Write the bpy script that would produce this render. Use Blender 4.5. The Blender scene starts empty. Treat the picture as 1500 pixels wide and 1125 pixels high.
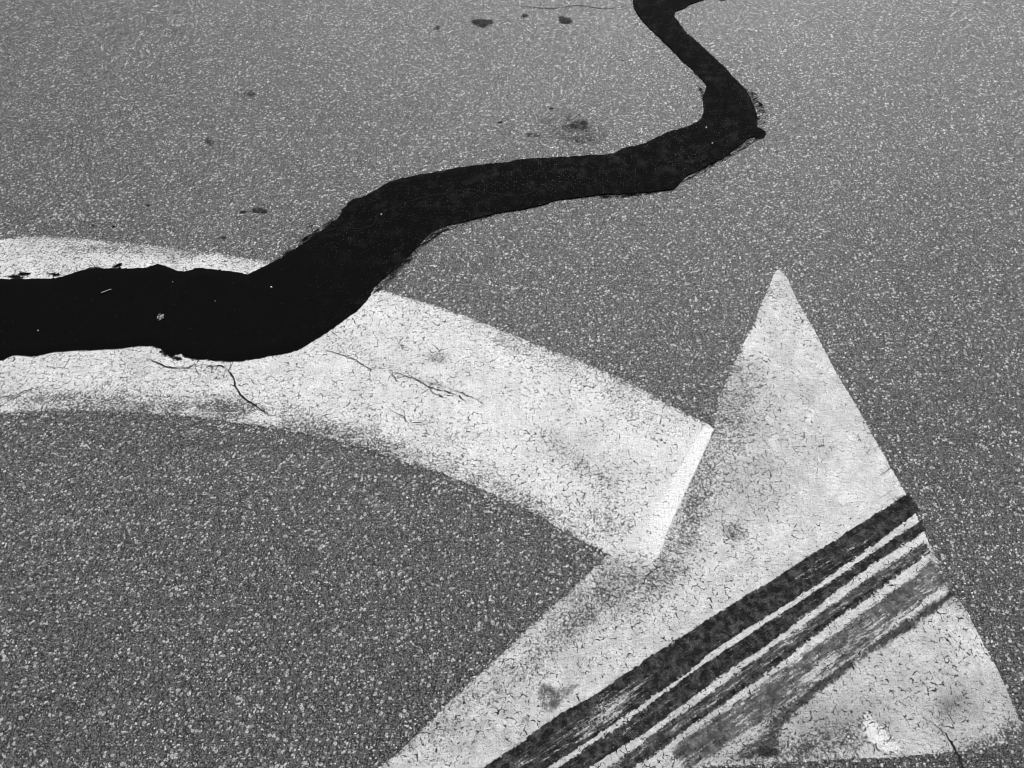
import bpy, bmesh, math, random
import numpy as np
from mathutils import Vector, noise as mn
from mathutils.geometry import delaunay_2d_cdt

random.seed(7)
R = math.radians
scene = bpy.context.scene
COL = scene.collection

# ------------------------------------------------------------------ camera
H = 1.5            # eye height of a person looking down at the road
PITCH = 55.0
F = 1210.0         # focal length in pixels of the 1500 px wide photograph
CX, CY = 750.0, 562.5
SP, CP = math.sin(R(PITCH)), math.cos(R(PITCH))

cam = bpy.data.cameras.new('camera')
cam.lens = F / 1500 * 36
cam.sensor_width = 36
cam.clip_start = 0.05
cam.clip_end = 400
camo = bpy.data.objects.new('camera', cam)
camo.location = (0, 0, H)
camo.rotation_euler = (R(90 - PITCH), 0, 0)
COL.objects.link(camo)
scene.camera = camo


def G(x, y, z=0.0):
    """photo measurement -> point of the level road surface, in metres"""
    d = F * SP + (y - CY) * CP
    return ((H - z) * (x - CX) / d, (H - z) * (F * CP - (y - CY) * SP) / d)


def PX(X, Y):
    """road position in metres -> survey coordinates (numpy)"""
    # depth along view and vertical offset
    dep = Y * CP + H * SP
    up = Y * SP - H * CP
    return CX + F * X / dep, CY - F * up / dep


# ------------------------------------------------------------------ light
SUN_EL, SUN_AZ = 34.0, 16.0       # azimuth measured from +Y (ahead), negative = left
world = bpy.data.worlds.new('World')
scene.world = world
world.use_nodes = True
wt = world.node_tree
for n in list(wt.nodes):
    wt.nodes.remove(n)
sky = wt.nodes.new('ShaderNodeTexSky')
sky.sky_type = 'NISHITA'
sky.sun_disc = False
sky.sun_elevation = R(SUN_EL)
sky.sun_rotation = R(SUN_AZ)
bw = wt.nodes.new('ShaderNodeRGBToBW')       # black-and-white photograph
bg = wt.nodes.new('ShaderNodeBackground')
bg.inputs['Strength'].default_value = 0.06
wo = wt.nodes.new('ShaderNodeOutputWorld')
wt.links.new(sky.outputs[0], bw.inputs[0])
wt.links.new(bw.outputs[0], bg.inputs[0])
wt.links.new(bg.outputs[0], wo.inputs[0])

sun = bpy.data.lights.new('sun', 'SUN')
sun.energy = 5.0
sun.angle = R(0.5)
sun.color = (1, 1, 1)
suno = bpy.data.objects.new('sun', sun)
sd = Vector((math.sin(R(SUN_AZ)) * math.cos(R(SUN_EL)), math.cos(R(SUN_AZ)) * math.cos(R(SUN_EL)), math.sin(R(SUN_EL))))
suno.rotation_euler = sd.to_track_quat('Z', 'Y').to_euler()
suno.location = sd * 20
COL.objects.link(suno)

vs = scene.view_settings
vs.view_transform = 'Standard'
vs.look = 'None'
vs.gamma = 1
vs.use_curve_mapping = False
vs.exposure = 0.14
scene.cycles.pixel_filter_type = 'BLACKMAN_HARRIS'
scene.cycles.filter_width = 0.9      # crisp lens, as in the photograph


# ------------------------------------------------------------------ node helpers
class NT:
    def __init__(s, tree):
        s.t = tree

    def n(s, typ, **kw):
        nd = s.t.nodes.new(typ)
        for k, v in kw.items():
            setattr(nd, k, v)
        return nd

    def put(s, sock, v):
        if hasattr(v, 'links') or hasattr(v, 'is_linked'):
            s.t.links.new(v, sock)
        else:
            sock.default_value = v

    def m(s, op, a, b=0.0, c=None, clamp=False):
        nd = s.n('ShaderNodeMath', operation=op, use_clamp=clamp)
        s.put(nd.inputs[0], a)
        s.put(nd.inputs[1], b)
        if c is not None:
            s.put(nd.inputs[2], c)
        return nd.outputs[0]

    def ss(s, v, a, b, lo=0.0, hi=1.0):
        nd = s.n('ShaderNodeMapRange', interpolation_type='SMOOTHSTEP')
        s.put(nd.inputs[0], v)
        s.put(nd.inputs[1], a)
        s.put(nd.inputs[2], b)
        s.put(nd.inputs[3], lo)
        s.put(nd.inputs[4], hi)
        return nd.outputs[0]

    def noise(s, vec, scale, detail=2.0, rough=0.5, out=0, dist=0.0):
        nd = s.n('ShaderNodeTexNoise', noise_dimensions='3D')
        s.put(nd.inputs['Vector'], vec)
        nd.inputs['Scale'].default_value = scale
        nd.inputs['Detail'].default_value = detail
        nd.inputs['Roughness'].default_value = rough
        nd.inputs['Distortion'].default_value = dist
        return nd.outputs[out]

    def vor(s, vec, scale, feature='F1'):
        nd = s.n('ShaderNodeTexVoronoi', voronoi_dimensions='2D', feature=feature)
        s.put(nd.inputs['Vector'], vec)
        nd.inputs['Scale'].default_value = scale
        return nd

    def vm(s, op, a, b):
        nd = s.n('ShaderNodeVectorMath', operation=op)
        s.put(nd.inputs[0], a)
        s.put(nd.inputs[1], b)
        return nd.outputs[0]

    def mix(s, f, a, b):
        nd = s.n('ShaderNodeMix', data_type='FLOAT')
        s.put(nd.inputs[0], f)
        s.put(nd.inputs[2], a)
        s.put(nd.inputs[3], b)
        return nd.outputs[0]

    def warp(s, pos, scale, amt):
        c = s.noise(pos, scale, 2, 0.6, out=1)
        c = s.vm('SUBTRACT', c, (0.5, 0.5, 0.5))
        c = s.vm('MULTIPLY', c, (amt, amt, 0))
        return s.vm('ADD', pos, c)

    def sep(s, v):
        nd = s.n('ShaderNodeSeparateColor')
        s.put(nd.inputs[0], v)
        return nd.outputs


def new_mat(name):
    m = bpy.data.materials.new(name)
    m.use_nodes = True
    t = m.node_tree
    for n in list(t.nodes):
        t.nodes.remove(n)
    nt = NT(t)
    out = nt.n('ShaderNodeOutputMaterial')
    bs = nt.n('ShaderNodeBsdfPrincipled')
    t.links.new(bs.outputs[0], out.inputs[0])
    pos = nt.n('ShaderNodeNewGeometry').outputs['Position']
    return m, nt, bs, pos


def asphalt_nodes(nt, pos):
    """worn asphalt: faceted stone chips of mixed greys bedded in dark binder -> colour, height, stone mask"""
    w = nt.warp(pos, 260, 0.0058)

    def stones(vec, scale, lo, hi, pw, gain, base, keep, tilt):
        v = nt.vor(vec, scale)
        c = nt.sep(v.outputs['Color'])
        r = nt.ss(c[1], 0, 1, lo, hi)
        s = nt.ss(v.outputs['Distance'], r, nt.m('SUBTRACT', r, 0.14))
        s = nt.m('MULTIPLY', s, nt.ss(c[2], keep, keep + 0.05))
        b = nt.m('MULTIPLY_ADD', nt.ss(c[0], pw, 1.0), gain, nt.m('MULTIPLY_ADD', nt.m('MULTIPLY', c[0], c[2]), 0.12, base))
        # each chip is a little plane tilted its own way
        d = nt.vm('SUBTRACT', vec, v.outputs['Position'])
        t = nt.vm('MULTIPLY', nt.vm('SUBTRACT', v.outputs['Color'], (0.5, 0.5, 0.5)), (tilt, tilt, 0))
        dp = nt.n('ShaderNodeVectorMath', operation='DOT_PRODUCT')
        nt.put(dp.inputs[0], d)
        nt.put(dp.inputs[1], t)
        return s, b, dp.outputs['Value']

    s1, b1, f1 = stones(w, 150, 0.20, 0.56, 0.70, 1.25, 0.006, 0.32, 1.5)
    s2, b2, f2 = stones(nt.vm('ADD', w, (3.1, 1.7, 0)), 240, 0.22, 0.60, 0.72, 1.25, 0.006, 0.24, 1.5)
    s3, b3, f3 = stones(nt.vm('ADD', pos, (1.1, 6.7, 0)), 400, 0.25, 0.65, 0.70, 0.60, 0.006, 0.1, 1.5)
    big = nt.noise(pos, 2.3, 3, 0.55)
    med = nt.noise(pos, 24, 4, 0.6)
    fine = nt.noise(pos, 600, 3, 0.65)
    col = nt.m('MULTIPLY_ADD', fine, 0.035, 0.001)
    col = nt.mix(s3, col, b3)
    col = nt.mix(s2, col, b2)
    col = nt.mix(s1, col, b1)
    tone = nt.m('ADD', nt.ss(big, 0.3, 0.7, 0.85, 1.16), nt.ss(med, 0.3, 0.7, -0.22, 0.22))
    col = nt.m('MULTIPLY', col, tone)
    col = nt.m('MINIMUM', nt.m('MULTIPLY', col, nt.ss(fine, 0.3, 0.72, 0.38, 1.6)), 0.85)
    # heights in metres
    h = nt.m('MULTIPLY', s1, nt.m('ADD', f1, 0.0009))
    h = nt.m('ADD', h, nt.m('MULTIPLY', s2, nt.m('ADD', f2, 0.0005)))
    h = nt.m('ADD', h, nt.m('MULTIPLY', s3, nt.m('ADD', f3, 0.0002)))
    h = nt.m('ADD', h, nt.m('MULTIPLY', fine, 0.0020))
    return col, h, nt.m('MULTIPLY', nt.m('MAXIMUM', nt.m('MAXIMUM', s1, s2), nt.m('MULTIPLY', s3, 0.8)), nt.ss(fine, 0.35, 0.6, 0.4, 1.0))


def finish(nt, bs, col, h, dist, rough, spec=0.5, strength=1.0):
    cc = nt.n('ShaderNodeCombineColor')
    for i in range(3):
        nt.put(cc.inputs[i], col)
    nt.put(bs.inputs['Base Color'], cc.outputs[0])
    nt.put(bs.inputs['Roughness'], rough)
    nt.put(bs.inputs['Specular IOR Level'], spec)
    b = nt.n('ShaderNodeBump')
    b.inputs['Strength'].default_value = strength
    b.inputs['Distance'].default_value = dist
    nt.put(b.inputs['Height'], h)
    nt.t.links.new(b.outputs[0], bs.inputs['Normal'])


def attr(nt, name):
    return nt.n('ShaderNodeAttribute', attribute_name=name).outputs['Fac']


def mat_asphalt():
    m, nt, bs, pos = new_mat('asphalt')
    col, h, st = asphalt_nodes(nt, pos)
    finish(nt, bs, col, h, 1.0, nt.ss(st, 0, 1, 0.66, 0.46), nt.ss(st, 0, 1, 0.3, 2.6), 1.0)
    return m


def mat_paint(name, base, dirt):
    m, nt, bs, pos = new_mat(name)
    acol, ah, ast = asphalt_nodes(nt, pos)
    wear = attr(nt, 'wear')
    soil = attr(nt, 'soil')
    # shrinkage cracks and pinholes where the film bridges between stones
    w = nt.warp(pos, 150, 0.010)

    def lines(off, scale, width, gs, g0, g1):
        de = nt.vor(nt.vm('ADD', w, off), scale, 'DISTANCE_TO_EDGE').outputs['Distance']
        gate = nt.noise(nt.vm('ADD', pos, off), gs, 2, 0.5)
        return nt.m('MULTIPLY', nt.ss(de, width * 0.35, width, 1.0, 0.0), nt.ss(gate, g0, g1))

    k1 = lines((5, 9, 0), 62, 0.074, 80, 0.495, 0.585)
    k2 = lines((7, 2, 0), 120, 0.085, 120, 0.50, 0.60)
    k3 = lines((2, 3, 0), 210, 0.14, 170, 0.50, 0.62)
    pn = nt.noise(pos, 300, 3, 0.7)
    pm = nt.noise(pos, 100, 3, 0.6)
    hole = nt.vor(nt.vm('ADD', w, (1, 8, 0)), 190)
    hc = nt.sep(hole.outputs['Color'])
    pin = nt.m('MULTIPLY', nt.ss(hole.outputs['Distance'], 0.42, 0.2), nt.ss(hc[0], 0.70, 0.80))
    # crackle comes in clusters and mostly where the film is worn
    clus = nt.m('MULTIPLY', nt.ss(nt.noise(nt.vm('ADD', pos, (2, 7, 0)), 13, 3, 0.6), 0.36, 0.62, 0.45, 1.12), nt.ss(wear, 0.0, 0.24, 0.72, 1.08))
    t = nt.m('MULTIPLY', nt.m('ADD', nt.m('MULTIPLY', k1, 0.62), nt.m('MULTIPLY', k2, 0.52)), clus)
    t = nt.m('ADD', t, nt.m('MULTIPLY', k3, 0.14))
    t = nt.m('ADD', t, nt.m('MULTIPLY', pin, 0.18))
    t = nt.m('ADD', t, nt.m('MULTIPLY', pn, 0.50))
    t = nt.m('ADD', t, nt.m('MULTIPLY', pm, 0.30))
    # paint is gone where t + wear exceeds the threshold
    t = nt.m('ADD', t, nt.m('MULTIPLY', wear, nt.m('ADD', nt.ss(nt.noise(nt.vm('ADD', pos, (3, 3, 0)), 32, 4, 0.65), 0.3, 0.7, 0.62, 1.10), nt.m('MULTIPLY', nt.m('SUBTRACT', nt.noise(nt.vm('ADD', pos, (6, 3, 0)), 210, 3, 0.7), 0.5), 3.2))))
    gone = nt.ss(t, 0.84, 0.94)
    thin = nt.ss(t, 0.62, 0.88)
    blot = nt.noise(pos, 14, 4, 0.65)
    blot2 = nt.noise(pos, 55, 4, 0.65)
    pcol = nt.m('MULTIPLY', nt.ss(blot, 0.3, 0.7, base * (1 - dirt), base), nt.ss(blot2, 0.3, 0.7, 1 - dirt * 1.1, 1.0))
    pcol = nt.m('MULTIPLY', pcol, nt.ss(thin, 0, 1, 1.0, 0.42))
    pcol = nt.m('MULTIPLY', pcol, nt.ss(nt.noise(nt.vm('ADD', pos, (8, 3, 0)), 190, 4, 0.7), 0.3, 0.7, 1.08, 0.84))
    pcol = nt.m('MULTIPLY', pcol, nt.m('SUBTRACT', 1.0, soil))
    col = nt.mix(gone, pcol, nt.m('MULTIPLY', acol, nt.ss(wear, 0.10, 0.34, 0.34, 1.05)))
    h = nt.m('ADD', nt.m('MULTIPLY', ah, nt.ss(gone, 0, 1, 0.3, 0.9)), nt.m('MULTIPLY', nt.m('SUBTRACT', 1.0, gone), 0.0005))
    h = nt.m('ADD', h, nt.m('MULTIPLY', blot2, 0.0012))
    finish(nt, bs, col, h, 1.0, nt.ss(gone, 0, 1, 0.62, 0.55), nt.m('MULTIPLY_ADD', nt.m('MULTIPLY', gone, nt.ss(wear, 0.1, 0.34)), 0.5, 0.3), 0.75)
    return m


def mat_tar():
    m, nt, bs, pos = new_mat('crack_sealant')
    fine = nt.noise(pos, 400, 3, 0.6)
    med = nt.noise(pos, 30, 4, 0.6)
    v = nt.vor(nt.warp(pos, 260, 0.0045), 165)
    c = nt.sep(v.outputs['Color'])
    dust = attr(nt, 'wear')
    # thin coat over stones: tips of stones show faintly where the coat is thin
    tip = nt.m('MULTIPLY', nt.ss(v.outputs['Distance'], 0.3, 0.1), nt.ss(c[0], 0.6, 1.0))
    tip = nt.m('MULTIPLY', tip, dust)
    col = nt.m('ADD', nt.m('MULTIPLY', fine, 0.0030), 0.0028)
    col = nt.m('ADD', col, nt.m('MULTIPLY', nt.m('MULTIPLY', nt.ss(med, 0.45, 0.7), dust), 0.013))
    col = nt.m('ADD', col, nt.m('MULTIPLY', tip, 0.09))
    grit = nt.vor(pos, 55)
    g = nt.m('MULTIPLY', nt.ss(nt.m('ADD', grit.outputs['Distance'], nt.m('MULTIPLY', nt.sep(grit.outputs['Color'])[1], 0.05)), 0.10, 0.05), nt.ss(nt.sep(grit.outputs['Color'])[0], 0.82, 1.0))
    col = nt.m('ADD', col, nt.m('MULTIPLY', g, 0.06))
    h = nt.m('ADD', nt.m('MULTIPLY', med, 0.5), nt.m('MULTIPLY', fine, 0.25))
    finish(nt, bs, col, h, 0.0007, 0.85, 0.012)
    return m


def mat_film(name, color, scale_along, ang, patch, rough=0.9, spec=0.02, amax=1.0, coarse=0.9):
    """rubber or oil film: coverage from the 'cover' attribute broken up by grain and streaks"""
    m, nt, bs, pos = new_mat(name)
    cover = attr(nt, 'cover')
    sx = nt.n('ShaderNodeSeparateXYZ')
    nt.put(sx.inputs[0], pos)
    ca, sa = math.cos(ang), math.sin(ang)
    u = nt.m('ADD', nt.m('MULTIPLY', sx.outputs[0], ca * scale_along), nt.m('MULTIPLY', sx.outputs[1], sa * scale_along))
    v = nt.m('ADD', nt.m('MULTIPLY', sx.outputs[0], -sa), nt.m('MULTIPLY', sx.outputs[1], ca))
    cx = nt.n('ShaderNodeCombineXYZ')
    nt.put(cx.inputs[0], u)
    nt.put(cx.inputs[1], v)
    st = nt.noise(cx.outputs[0], 190, 3, 0.6)
    gr = nt.noise(pos, 260, 4, 0.7)
    pt = nt.noise(cx.outputs[0], 40, 4, 0.65)
    a = nt.m('MULTIPLY_ADD', nt.m('SUBTRACT', st, 0.5), patch, cover)
    a = nt.m('MULTIPLY_ADD', nt.m('SUBTRACT', gr, 0.5), patch * 0.9, a)
    a = nt.m('MULTIPLY_ADD', nt.m('SUBTRACT', pt, 0.5), patch * coarse, a)
    a = nt.ss(a, 0.15, 0.85, 0.0, amax)
    gb = nt.noise(nt.vm('ADD', pos, (4, 4, 0)), 60, 4, 0.7)
    col = nt.m('MULTIPLY', nt.m('MULTIPLY', color, nt.ss(gr, 0.3, 0.75, 0.4, 2.0)), nt.ss(gb, 0.38, 0.72, 0.5, 3.2))
    finish(nt, bs, col, gr, 0.0003, rough, spec)
    nt.put(bs.inputs['Alpha'], a)
    return m


def mat_plain(name, c, rough=0.7, var=0.25, scale=400):
    m, nt, bs, pos = new_mat(name)
    n = nt.noise(pos, scale, 3, 0.6)
    col = nt.m('MULTIPLY', c, nt.ss(n, 0.3, 0.7, 1 - var, 1 + var))
    finish(nt, bs, col, n, 0.0004, rough, 0.3)
    return m


M_ASPH = mat_asphalt()
M_SHAFT = mat_paint('worn_white_paint', 0.87, 0.16)
M_HEAD = mat_paint('greyed_white_paint', 0.82, 0.24)
M_TAR = mat_tar()
M_CRACK = mat_plain('crack_gap', 0.012, 0.9)
M_STONE = mat_plain('pale_stone', 0.75, 0.5, 0.2)
M_GREY = mat_plain('grey_stone', 0.35, 0.6, 0.4)
M_DUSTY = mat_plain('dusty_crumb', 0.16, 0.8, 0.6)
M_STRAW = mat_plain('dry_straw', 0.6, 0.6, 0.15)
M_BIT = mat_plain('bitumen_bit', 0.008, 0.8)


# ------------------------------------------------------------------ mesh helpers
def tag(o, label=None, cat=None, group=None, kind=None):
    for k, v in (('label', label), ('category', cat), ('group', group), ('kind', kind)):
        if v:
            o[k] = v
    return o


def catmull(pts, closed=True, step=0.003):
    """smooth line through surveyed points, resampled every `step` metres"""
    P = [np.array(p) for p in pts]
    n = len(P)
    out = []
    rng = range(n) if closed else range(n - 1)
    for i in rng:
        p1, p2 = P[i], P[(i + 1) % n]
        p0 = P[i - 1] if (closed or i > 0) else p1
        p3 = P[(i + 2) % n] if (closed or i + 2 < n) else p2
        L = np.linalg.norm(p2 - p1)
        k = max(1, int(L / step))
        # centripetal-like: limit tangents so that unequal spans do not overshoot
        l0 = max(np.linalg.norm(p1 - p0), 1e-6)
        l2 = max(np.linalg.norm(p3 - p2), 1e-6)
        t1 = 0.5 * (p2 - p0) * min(1, 2 * L / (L + l0))
        t2 = 0.5 * (p3 - p1) * min(1, 2 * L / (L + l2))
        # corners: damp tangent at sharp turns
        if l0 > 1e-5 and L > 1e-6:
            c = np.dot((p1 - p0) / l0, (p2 - p1) / L)
            if c < 0.72:
                t1 *= 0.0
        if l2 > 1e-5 and L > 1e-6:
            c = np.dot((p2 - p1) / L, (p3 - p2) / l2)
            if c < 0.72:
                t2 *= 0.0
        for j in range(k):
            t = j / k
            t2_, t3_ = t * t, t * t * t
            out.append((2 * t3_ - 3 * t2_ + 1) * p1 + (t3_ - 2 * t2_ + t) * t1 + (-2 * t3_ + 3 * t2_) * p2 + (t3_ - t2_) * t2)
    if not closed:
        out.append(P[-1])
    return np.array(out)


def jitter(line, amp, seed, closed=True, coarse=0.0):
    n = len(line)
    if closed:
        tg = np.roll(line, -1, 0) - np.roll(line, 1, 0)
    else:
        tg = np.gradient(line, axis=0)
    tg /= np.maximum(np.linalg.norm(tg, axis=1, keepdims=True), 1e-9)
    nr = np.stack([-tg[:, 1], tg[:, 0]], 1)
    off = np.zeros(n)
    for i, p in enumerate(line):
        v = Vector((p[0] * 160, p[1] * 160, seed))
        w = Vector((p[0] * 420, p[1] * 420, seed + 5))
        u = Vector((p[0] * 30, p[1] * 30, seed + 9))
        off[i] = amp * (mn.noise(v) * 1.1 + mn.noise(w) * 0.8) + coarse * mn.noise(u)
    return line + nr * off[:, None]


def inside(poly, pts):
    x, y = pts[:, 0], pts[:, 1]
    res = np.zeros(len(pts), bool)
    x0, y0 = poly[:, 0], poly[:, 1]
    x1, y1 = np.roll(x0, -1), np.roll(y0, -1)
    for i in range(len(poly)):
        if y0[i] == y1[i]:
            continue
        c = (y0[i] > y) != (y1[i] > y)
        xi = (x1[i] - x0[i]) * (y - y0[i]) / (y1[i] - y0[i]) + x0[i]
        res ^= c & (x < xi)
    return res


def edge_dist(poly, pts):
    """distance to the nearest outline point"""
    out = np.empty(len(pts))
    for k in range(0, len(pts), 2000):
        d = pts[k:k + 2000, None, :] - poly[None, :, :]
        out[k:k + 2000] = np.sqrt((d ** 2).sum(2).min(1))
    return out


def sheet(name, outline, mat, z0, zfun=None, grid=0.008, amp=0.0015, coarse=0.0, step=0.003, seed=1.0,
          parent=None, attrs=None, skirt=True, survey=True, flat_rim=True):
    """a thin layer lying on the road: outline -> filled, gently domed mesh with a real edge"""
    pts = [G(x, y) for x, y in outline] if survey else outline
    line = catmull(pts, True, step)
    line = jitter(line, amp, seed, True, coarse)
    mnx, mny = line.min(0)
    mxx, mxy = line.max(0)
    gx, gy = np.meshgrid(np.arange(mnx, mxx, grid), np.arange(mny, mxy, grid))
    rs = np.random.RandomState(int(seed * 10))
    g = np.stack([gx.ravel(), gy.ravel()], 1)
    g += rs.uniform(-0.3, 0.3, g.shape) * grid
    if len(g):
        g = g[inside(line, g)]
    if len(g):
        g = g[edge_dist(line, g) > min(grid * 0.5, 0.004)]
    allp = np.concatenate([line, g]) if len(g) else line
    n = len(line)
    vin = [Vector((float(p[0]), float(p[1]))) for p in allp]
    ed = [(i, (i + 1) % n) for i in range(n)]
    vo, eo, fo, _, _, _ = delaunay_2d_cdt(vin, ed, [list(range(n))], 1, 1e-6)
    V = np.array([(v.x, v.y) for v in vo])
    D = edge_dist(line, V)
    Z = np.full(len(V), z0) if zfun is None else zfun(V, D)
    bm = bmesh.new()
    lays = {k: bm.verts.layers.float.new(k) for k in (attrs or {})}
    vs_ = [bm.verts.new((V[i, 0], V[i, 1], Z[i])) for i in range(len(V))]
    for f in fo:
        try:
            bm.faces.new([vs_[i] for i in f])
        except ValueError:
            pass
    bm.normal_update()
    for f in bm.faces:
        if f.normal.z < 0:
            f.normal_flip()
    vals = {}
    if attrs:
        for k, fn in attrs.items():
            vals[k] = fn(V, D)
    for k, lay in lays.items():
        for i, v in enumerate(vs_):
            v[lay] = float(vals[k][i])
    if skirt:
        be = [e for e in bm.edges if len(e.link_faces) == 1]
        r = bmesh.ops.extrude_edge_only(bm, edges=be)
        for v in [q for q in r['geom'] if isinstance(q, bmesh.types.BMVert)]:
            v.co.z = -0.0006
        if flat_rim:
            for e in be:
                e.smooth = False
    for v in [v for v in bm.verts if not v.link_faces]:
        bm.verts.remove(v)
    for f in bm.faces:
        f.smooth = True
    me = bpy.data.meshes.new(name)
    bm.to_mesh(me)
    bm.free()
    me.materials.append(mat)
    o = bpy.data.objects.new(name, me)
    COL.objects.link(o)
    if parent:
        o.parent = parent
    return o


def blobs(V, lst):
    """sum of soft elliptical zones (x, y, rx, ry, angle_deg, strength), surveyed on the photo"""
    x, y = PX(V[:, 0], V[:, 1])
    out = np.zeros(len(V))
    for bx, by, rx, ry, an, s in lst:
        a = R(an)
        u = ((x - bx) * math.cos(a) + (y - by) * math.sin(a)) / rx
        v = (-(x - bx) * math.sin(a) + (y - by) * math.cos(a)) / ry
        out += s * np.exp(-(u * u + v * v))
    return out


def vnoise(V, sc, seed):
    return np.array([mn.noise(Vector((p[0] * sc, p[1] * sc, seed))) for p in V])


def empty(name, x, y):
    o = bpy.data.objects.new(name, None)
    o.empty_display_size = 0.1
    COL.objects.link(o)
    return o


# ------------------------------------------------------------------ road
bm = bmesh.new()
S = 60
xs = sorted(set([-S, -20, -8] + [round(-4 + 0.25 * i, 3) for i in range(33)] + [8, 20, S]))
grid_v = [[bm.verts.new((x, y, 0)) for x in xs] for y in xs]
for j in range(len(xs) - 1):
    for i in range(len(xs) - 1):
        bm.faces.new([grid_v[j][i], grid_v[j][i + 1], grid_v[j + 1][i + 1], grid_v[j + 1][i]])
me = bpy.data.meshes.new('road')
bm.to_mesh(me)
bm.free()
me.materials.append(M_ASPH)
road = bpy.data.objects.new('road', me)
COL.objects.link(road)
tag(road, 'sunlit grey asphalt road surface with pale stone chips', kind='structure')

# ------------------------------------------------------------------ painted arrow
SHAFT_TOP = [(-420, 392), (-200, 362), (0, 350), (33, 347), (100, 348), (167, 353), (233, 360), (283, 365), (317, 371), (353, 376), (393, 383),
             (470, 400), (550, 422), (617, 442), (683, 463), (733, 483), (783, 503), (843, 527), (900, 550), (950, 575), (983, 595),
             (1035, 620)]
SHAFT_END = [(1046, 629), (1020, 688), (1002, 725), (976, 783), (962, 818)]
SHAFT_BOT = [(925, 836), (888, 811), (833, 783), (783, 753), (740, 733), (683, 708), (643, 693), (600, 680), (550, 663), (500, 649),
             (450, 637), (410, 630), (377, 624), (333, 618), (283, 612), (187, 605), (100, 602), (0, 607), (-200, 625), (-420, 665)]
shaft_wear = [
    (250, 592, 160, 16, 2, 0.30), (450, 626, 90, 13, 12, 0.30), (330, 600, 30, 14, 0, 0.25), (150, 362, 90, 10, 3, 0.30), (385, 610, 22, 8, 0, -0.35), (60, 585, 110, 18, 0, 0.18),
    (570, 660, 90, 16, 14, 0.24), (700, 698, 90, 16, 24, 0.22), (870, 700, 90, 30, 35, 0.16),
    (640, 525, 14, 9, 0, 0.45), (587, 510, 8, 6, 0, 0.4), (820, 660, 40, 12, 40, 0.10), (870, 690, 40, 10, 35, 0.10), (640, 720, 60, 16, 24, 0.2), (790, 745, 70, 14, 30, 0.22),
    (930, 610, 60, 14, 30, 0.16), (850, 545, 160, 16, 22, 0.22), (700, 485, 80, 12, 20, 0.10),
    (660, 645, 30, 14, 30, 0.22), (520, 630, 60, 14, 10, 0.16), (890, 770, 40, 25, 30, 0.25), (930, 830, 14, 8, 20, 0.3),
    (340, 380, 70, 14, 8, 0.10), (60, 385, 90, 20, 0, 0.10), (270, 372, 30, 12, 0, 0.15),
    (1000, 715, 60, 16, -62, -0.35), (985, 640, 25, 60, 30, -0.05), (960, 760, 40, 16, -60, -0.25),
    (700, 590, 90, 30, 20, -0.10), (450, 540, 120, 22, 8, -0.10), (640, 475, 30, 20, 20, 0.05),
    (560, 535, 80, 10, 22, 0.15), (640, 565, 80, 10, 18, 0.18), (290, 545, 60, 10, 5, 0.12),
]
shaft_soil = [
    (860, 660, 60, 40, 30, 0.08), (680, 545, 60, 12, 22, 0.10), (560, 530, 60, 14, 20, 0.10), (830, 655, 30, 10, 50, 0.12),
    (200, 535, 30, 16, 0, 0.14), (245, 372, 22, 14, 0, 0.20), (640, 525, 16, 8, 0, 0.25), (440, 560, 120, 30, 10, 0.05),
    (900, 690, 120, 30, 35, 0.07), (925, 825, 50, 18, 15, 0.16),
]


def shaft_w(V, D):
    x0_, _ = PX(V[:, 0], V[:, 1])
    w = 0.12 + 0.09 * np.clip((700 - x0_) / 500, 0, 1) + blobs(V, shaft_wear) + 0.07 * vnoise(V, 9, 3.0) + 0.05 * vnoise(V, 30, 8.0)
    x, y = PX(V[:, 0], V[:, 1])
    strip = (y > 620) & (x > 930)      # the freshly painted end strip has no worn rim
    w = w + np.where(strip, 0, 0.34) * np.exp(-D / 0.005)
    return np.clip(w, -0.2, 1)


arrow = empty('painted_arrow', 0, 0)
tag(arrow, 'large worn white painted turn arrow with curved shaft on the asphalt', 'road marking')
shaft = sheet('curved_shaft', SHAFT_TOP + SHAFT_END + SHAFT_BOT, M_SHAFT, 0.0006, grid=0.009, amp=0.0020, seed=2.0, parent=arrow,
              attrs={'wear': shaft_w, 'soil': lambda V, D: np.clip(blobs(V, shaft_soil), -0.1, 0.7)})

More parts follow.
